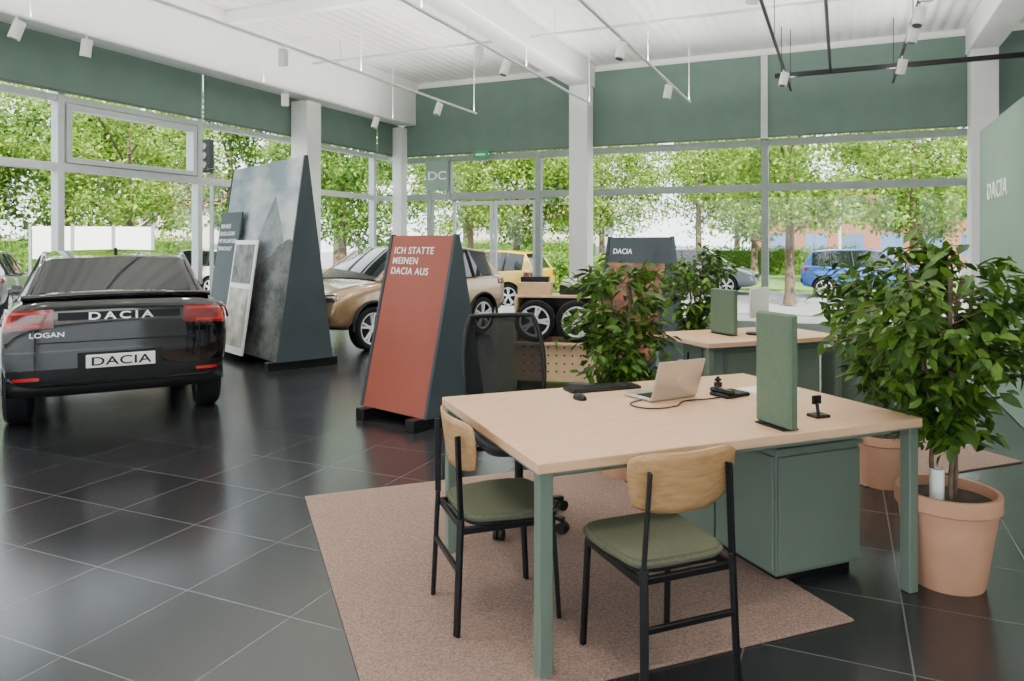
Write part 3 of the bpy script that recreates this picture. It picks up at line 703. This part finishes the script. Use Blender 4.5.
        box(e,'number_plate',(0,(hity(0,.74) or .03)-.02,.74),(.52,.012,.11),M['plate'],.004)
    yf=Ln
    box(e,'grille',(0,yf-.05,.62 if kind=='sedan' else .70),(1.0,.10,.14),M['carblack'],.03)
    for sx in (-1,1): box(e,'headlamp_'+('l' if sx<0 else 'r'),(sx*.66,yf-.14,.70 if kind=='sedan' else .80),(.30,.16,.11),M['chrome'],.04,rot=(0,0,-sx*.35),seg=3)
    return e
car('sedan_car',-3.33,6.30,120,'sedan',M['paintblack'])
car('hatchback_car',-.80,14.2,233,'hatch',M['painttan'])

# ---------------------------------------------------------------- foliage
def leafmesh(name,leaves,mm,parent=None):
    vs=[];fs=[]
    for (p,dr,nr,L,W) in leaves:
        dr=dr.normalized(); sd=dr.cross(nr)
        if sd.length<1e-4: sd=Vector((1,0,0))
        sd.normalize(); up=sd.cross(dr).normalized(); b=len(vs)
        droop=-up*L*.12
        vs+= [p, p+dr*L*.35+sd*W*.5+up*W*.12, p+dr*L*.35-up*W*.08, p+dr*L*.35-sd*W*.5+up*W*.12,
              p+dr*L*.7+sd*W*.36+droop*.5+up*W*.08, p+dr*L*.7+droop*.5-up*W*.05, p+dr*L*.7-sd*W*.36+droop*.5+up*W*.08, p+dr*L+droop*1.4]
        fs+= [(b,b+1,b+2),(b,b+2,b+3),(b+1,b+4,b+5,b+2),(b+2,b+5,b+6,b+3),(b+4,b+7,b+5),(b+5,b+7,b+6)]
    me=bpy.data.meshes.new(name); me.from_pydata([tuple(v) for v in vs],[],fs)
    return fin(name,me,mm,parent,smooth=True)
def ficus(l,d,H,rad,pot_r,pot_h,nl,seed,zlow=.55,offs=(0,0),ls=1.0):
    rnd=random.Random(seed); e=empty('potted_ficus',P(l,d,0),A(0))
    r=pot_r; lathe(e,'pot',[(0,0),(r*.68,0),(r*.70,.01),(r*.93,pot_h*.80),(r*.93,pot_h*.82),(r,pot_h*.84),(r,pot_h-.01),(r*.985,pot_h),(r*.90,pot_h),(r*.88,pot_h*.86),(0,pot_h*.86)],M['terra'],seg=48)
    cyl(e,'soil',(0,0,pot_h*.87),r*.875,.02,M['soil'])
    if pot_r>.2: cyl(e,'stem_sleeve',(-.05,0,pot_h*.87+.08),.032,.14,M['white'])
    leaves=[]
    cz=(zlow+H)/2; rz=(H-zlow)/2
    for s in range(3):
        a=s*2.1+rnd.random(); pts=[Vector((.04*math.cos(a),.04*math.sin(a),pot_h*.85))]
        tx,ty=offs[0]+rad*.25*math.cos(a),offs[1]+rad*.25*math.sin(a)
        for i in range(1,7):
            t=i/6; pts.append(Vector((tx*t+.02*rnd.uniform(-1,1)+.04*math.cos(a+t*4)*(1-t),ty*t+.02*rnd.uniform(-1,1),pot_h*.85+(H*.9-pot_h*.85)*t)))
        tube(e,'stem_%d'%s,pts,.011 if pot_r>.2 else .009,M['bark'],smooth=True)
        for bnum in range(26):
            t=.22+.78*rnd.random()
            f=t*6; i=min(5,int(f)); p0=pts[i].lerp(pts[i+1],f-i)
            th=rnd.uniform(0,6.283)
            zrel=(p0.z-cz)/rz; rr=rad*math.sqrt(max(.12,1-min(1,abs(zrel*.95))**2.2))*rnd.uniform(.55,1.05)
            end=Vector((offs[0]+rr*math.cos(th),offs[1]+rr*math.sin(th),p0.z+rnd.uniform(-.02,.28)*rad*1.2))
            mid=p0.lerp(end,.5)+Vector((0,0,.07)); end.z=min(end.z,H-.04)
            if bnum%2==0: tube(e,'twig_%d_%d'%(s,bnum),[p0,mid,end],.0035,M['bark'],smooth=True)
            for q in range(int(nl/78)+1):
                u=rnd.uniform(.25,1.02); c=(p0.lerp(mid,u*2) if u<.5 else mid.lerp(end,u*2-1))
                c=c+Vector((rnd.gauss(0,.03),rnd.gauss(0,.03),rnd.gauss(0,.03)))
                out=(end-p0).normalized()
                dr=out*.6+Vector((rnd.gauss(0,.6),rnd.gauss(0,.6),rnd.gauss(-.35,.45)))
                nr=Vector((rnd.gauss(0,.5),rnd.gauss(0,.5),1))
                L=rnd.uniform(.065,.115)*ls; leaves.append((c,dr,nr,L,L*rnd.uniform(.38,.50)))
    leafmesh('foliage',leaves,M['leaf'],e)
    return e
ficus(2.06,3.50,1.60,.54,.225,.44,2100,3,zlow=.80,offs=(-.03,0),ls=1.0)
ficus(.76,5.10,1.48,.38,.19,.36,1350,5,zlow=.55)
ficus(1.92,7.75,1.58,.42,.19,.36,1100,7,zlow=.75)
ficus(2.45,4.90,1.50,.42,.17,.34,1000,9,zlow=.7)

# ---------------------------------------------------------------- outside
bx(None,'ground_outside',-90,90,-60,120,-.3,-.14,M['asphalt'],0)
bx(None,'pavement_outside',XL-6,XR+10,YB+.12,YB+3.5,-.14,-.05,M['pave'],0)
bx(None,'lawn_back',-30,60,28.2,44,-.14,-.06,M['grass'],0)
def tree_mesh(seed,H,rad,mm,nc=92,npc=115):
    rnd=random.Random(seed); leaves=[]
    for c in range(nc):
        while True:
            v=Vector((rnd.uniform(-1,1),rnd.uniform(-1,1),rnd.uniform(-1,1)))
            if v.length<1 and v.length>.3: break
        cc=Vector((v.x*rad,v.y*rad,H*.62+v.z*H*.38)); cr=rad*rnd.uniform(.17,.29)
        for i in range(npc):
            o=Vector((rnd.gauss(0,.5),rnd.gauss(0,.5),rnd.gauss(0,.35)))*cr
            L=rnd.uniform(.12,.21)
            leaves.append((cc+o,Vector((rnd.gauss(0,1),rnd.gauss(0,1),rnd.gauss(-.3,.7))),Vector((rnd.gauss(0,.6),rnd.gauss(0,.6),1)),L,L*.65))
    o=leafmesh('canopy_src_%d'%seed,leaves,mm); me=o.data; bpy.data.objects.remove(o); return me
TM=[(tree_mesh(21,8,3.0,M['treeleaf']),8,3.0),(tree_mesh(22,9.5,3.4,M['treeleaf'],100,115),9.5,3.4),(tree_mesh(23,7,2.8,M['treeleaf2']),7,2.8)]
def tree(loc,v,s,rz):
    me,H,rad=TM[v]; e=empty('street_tree',loc,rz); e.scale=(s,s,s)
    lathe(e,'trunk',[(0,0),(.22,0),(.16,.4),(.13,H*.3),(.09,H*.55),(.03,H*.8),(0,H*.8)],M['bark'],seg=12)
    rnd=random.Random(int(loc[0]*10)+v)
    for i in range(6):
        a=i*1.05+rnd.random(); z0=H*(.28+.07*i); tube(e,'branch_%d'%i,[(0,0,z0),(math.cos(a)*rad*.4,math.sin(a)*rad*.4,z0+H*.12),(math.cos(a)*rad*.75,math.sin(a)*rad*.75,z0+H*.2)],.04,M['bark'],smooth=True)
    fin('canopy',me,None,e)
trees=[(7.7,20.5,0,.85),(15.2,28,0,1.0),(3.6,29.6,0,.85),(0.2,31,2,1.0),(8.2,32.5,1,.95),(11.8,36,2,1.1),(-1.6,28.5,0,.85),(23,30,0,1.1),(18.5,34,2,1.1),
 (-5.6,24.5,2,.9),(-11.4,22.0,0,.85),(-15.0,25,2,1.0),(-18.5,22,2,1.0),(-15.6,19.5,0,.75),(-24,19,1,1.1),(-9.5,40,1,1.1),(-22,36,1,1.3),(4,46,1,1.3),(14,46,1,1.2),(-3,48,1,1.3),(-16,42,2,1.5)]
for i,(l,d,v,s) in enumerate(trees): tree(P(l,d,-.1),v,s,i*1.3)
def hedge(l,d,L,W,H,ang,seed,dens=450,zoff=-.1):
    rnd=random.Random(seed); e=empty('hedge',P(l,d,zoff),A(ang)); box(e,'core',(0,0,H/2-.03),(L-.2,W-.2,H-.1),M['treeleaf2'],.05)
    lv=[]
    for i in range(int(L*dens)):
        f=rnd.random(); x=rnd.uniform(-L/2,L/2)
        if f<.6: y=-W/2+rnd.gauss(0,.06); z=rnd.uniform(0.05,H)
        else: y=rnd.uniform(-W/2,W/2); z=H+rnd.gauss(0,.08)
        s=rnd.uniform(.07,.15); lv.append((Vector((x,y,z)),Vector((rnd.gauss(0,1),rnd.gauss(-.5,1),rnd.gauss(0,1))),Vector((0,-1,1)),s,s*.6))
    leafmesh('leaves',lv,M['treeleaf2'],e)
hedge(1.6,22.6,3.0,.9,1.25,-24,4); hedge(12,40,12,1,1.4,-24,5,300); hedge(-2,42,14,1.2,1.8,-24,8,260); hedge(-25,31,22,1.2,1.9,20,9,260)
def building(name,l,d,w,dp,h,ang,m,gable=False):
    e=empty(name,P(l,d,-.14),A(ang)); box(e,'block',(0,0,h/2),(w,dp,h),m,0)
    if gable:
        vs=[(-w/2-.4,-dp/2-.4,h),(w/2+.4,-dp/2-.4,h),(w/2+.4,dp/2+.4,h),(-w/2-.4,dp/2+.4,h),(-w/2,0,h+3),(w/2,0,h+3)]
        poly(e,'roof',vs,[(0,1,5,4),(2,3,4,5),(0,4,3),(1,2,5),(3,2,1,0)],M['roof'])
    else: box(e,'parapet',(0,0,h+.15),(w+.4,dp+.4,.3),M['white'],0)
building('apartment_building',31,58,22,8,6.0,-24,M['fac_brown']); building('town_house',-26,62,12,8,4.5,-24,M['fac_cream'],True); building('town_house',3,72,12,8,4.0,-24,M['fac_cream'],True)
PC=[('yellow',(.62,.40,.02)),('blue',(.02,.10,.40)),('dark',(.03,.035,.045)),('grey',(.14,.15,.17)),('white',(.70,.70,.70))]
for n_,c in PC: M['p_'+n_]=mat('paint_'+n_,c,.3,.1,coat=1,var=.03)
for l,d,ang,k,c in [(.9,20.2,156,'hatch','yellow'),(9.6,24.5,-24,'hatch','blue'),(14.2,23.2,-24,'sedan','grey'),(-11.8,15.6,114,'hatch','dark'),(-15.2,17.0,114,'sedan','white'),(4.4,27.0,-24,'sedan','grey'),(-8.6,24,156,'hatch','white')]:
    car('parked_car',l,d,ang,k,M['p_'+c],detail=False,z=-.14)
nb=empty('notice_board',P(-10.2,18.6,-.14),A(20))
for i in range(3):
    bx(nb,'board_%d'%i,-1.6+i*.9,-.78+i*.9,-.03,.03,1.35,2.15,M['lightsign'])
for i,x in enumerate((-1.65,-.74,.16,1.06)): bx(nb,'post_%d'%i,x-.03,x+.03,-.03,.03,0,2.2,M['frame'])
tl=empty('traffic_light',P(-8.2,20.2,-.14)); cyl(tl,'pole',(0,0,2.2),.06,4.4,M['framed']); box(tl,'head',(0.0,-.16,4.1),(.3,.22,.9),M['black'],.03)
for i,c in enumerate((3.85,4.1,4.35)): cyl(tl,'lens_%d'%i,(0,-.28,c),.09,.03,M['framed'],rot=(R(90),0,0))
lp_=empty('street_lamp',P(11.6,26.2,-.14)); cyl(lp_,'pole',(0,0,3.5),.06,7,M['framel']); bar(lp_,'arm',(0,0,6.9),(1.2,0,7.1),.08,.08,M['framel'])

# ---------------------------------------------------------------- light
w=bpy.data.worlds.new('world'); scene.world=w; w.use_nodes=True; nt=w.node_tree; bg=nt.nodes['Background']
sk=nt.nodes.new('ShaderNodeTexSky'); sk.sky_type='HOSEK_WILKIE'; sk.turbidity=5; sk.ground_albedo=.4
sk.sun_direction=Vector((.35,-.6,.72)).normalized()
mx=nt.nodes.new('ShaderNodeMix'); mx.data_type='RGBA'; mx.inputs[0].default_value=.7; mx.inputs[7].default_value=(.92,.965,1.0,1)
nt.links.new(sk.outputs[0],mx.inputs[6]); nt.links.new(mx.outputs[2],bg.inputs[0]); bg.inputs[1].default_value=6.0
sun=bpy.data.lights.new('sun','SUN'); sun.energy=15.0; sun.angle=R(1); sun.color=(1,.94,.82)
so=bpy.data.objects.new('sun',sun); COL.objects.link(so); so.rotation_euler=Vector((.35,-.6,.72)).to_track_quat('Z','Y').to_euler()
# ---------------------------------------------------------------- camera
cd=bpy.data.cameras.new('camera'); cd.lens=26.0; cd.sensor_width=36; cd.shift_y=-.0952; cd.clip_end=300
co=bpy.data.objects.new('camera',cd); COL.objects.link(co); co.location=(0,0,1.6); co.rotation_euler=(R(90),0,TH)
scene.camera=co
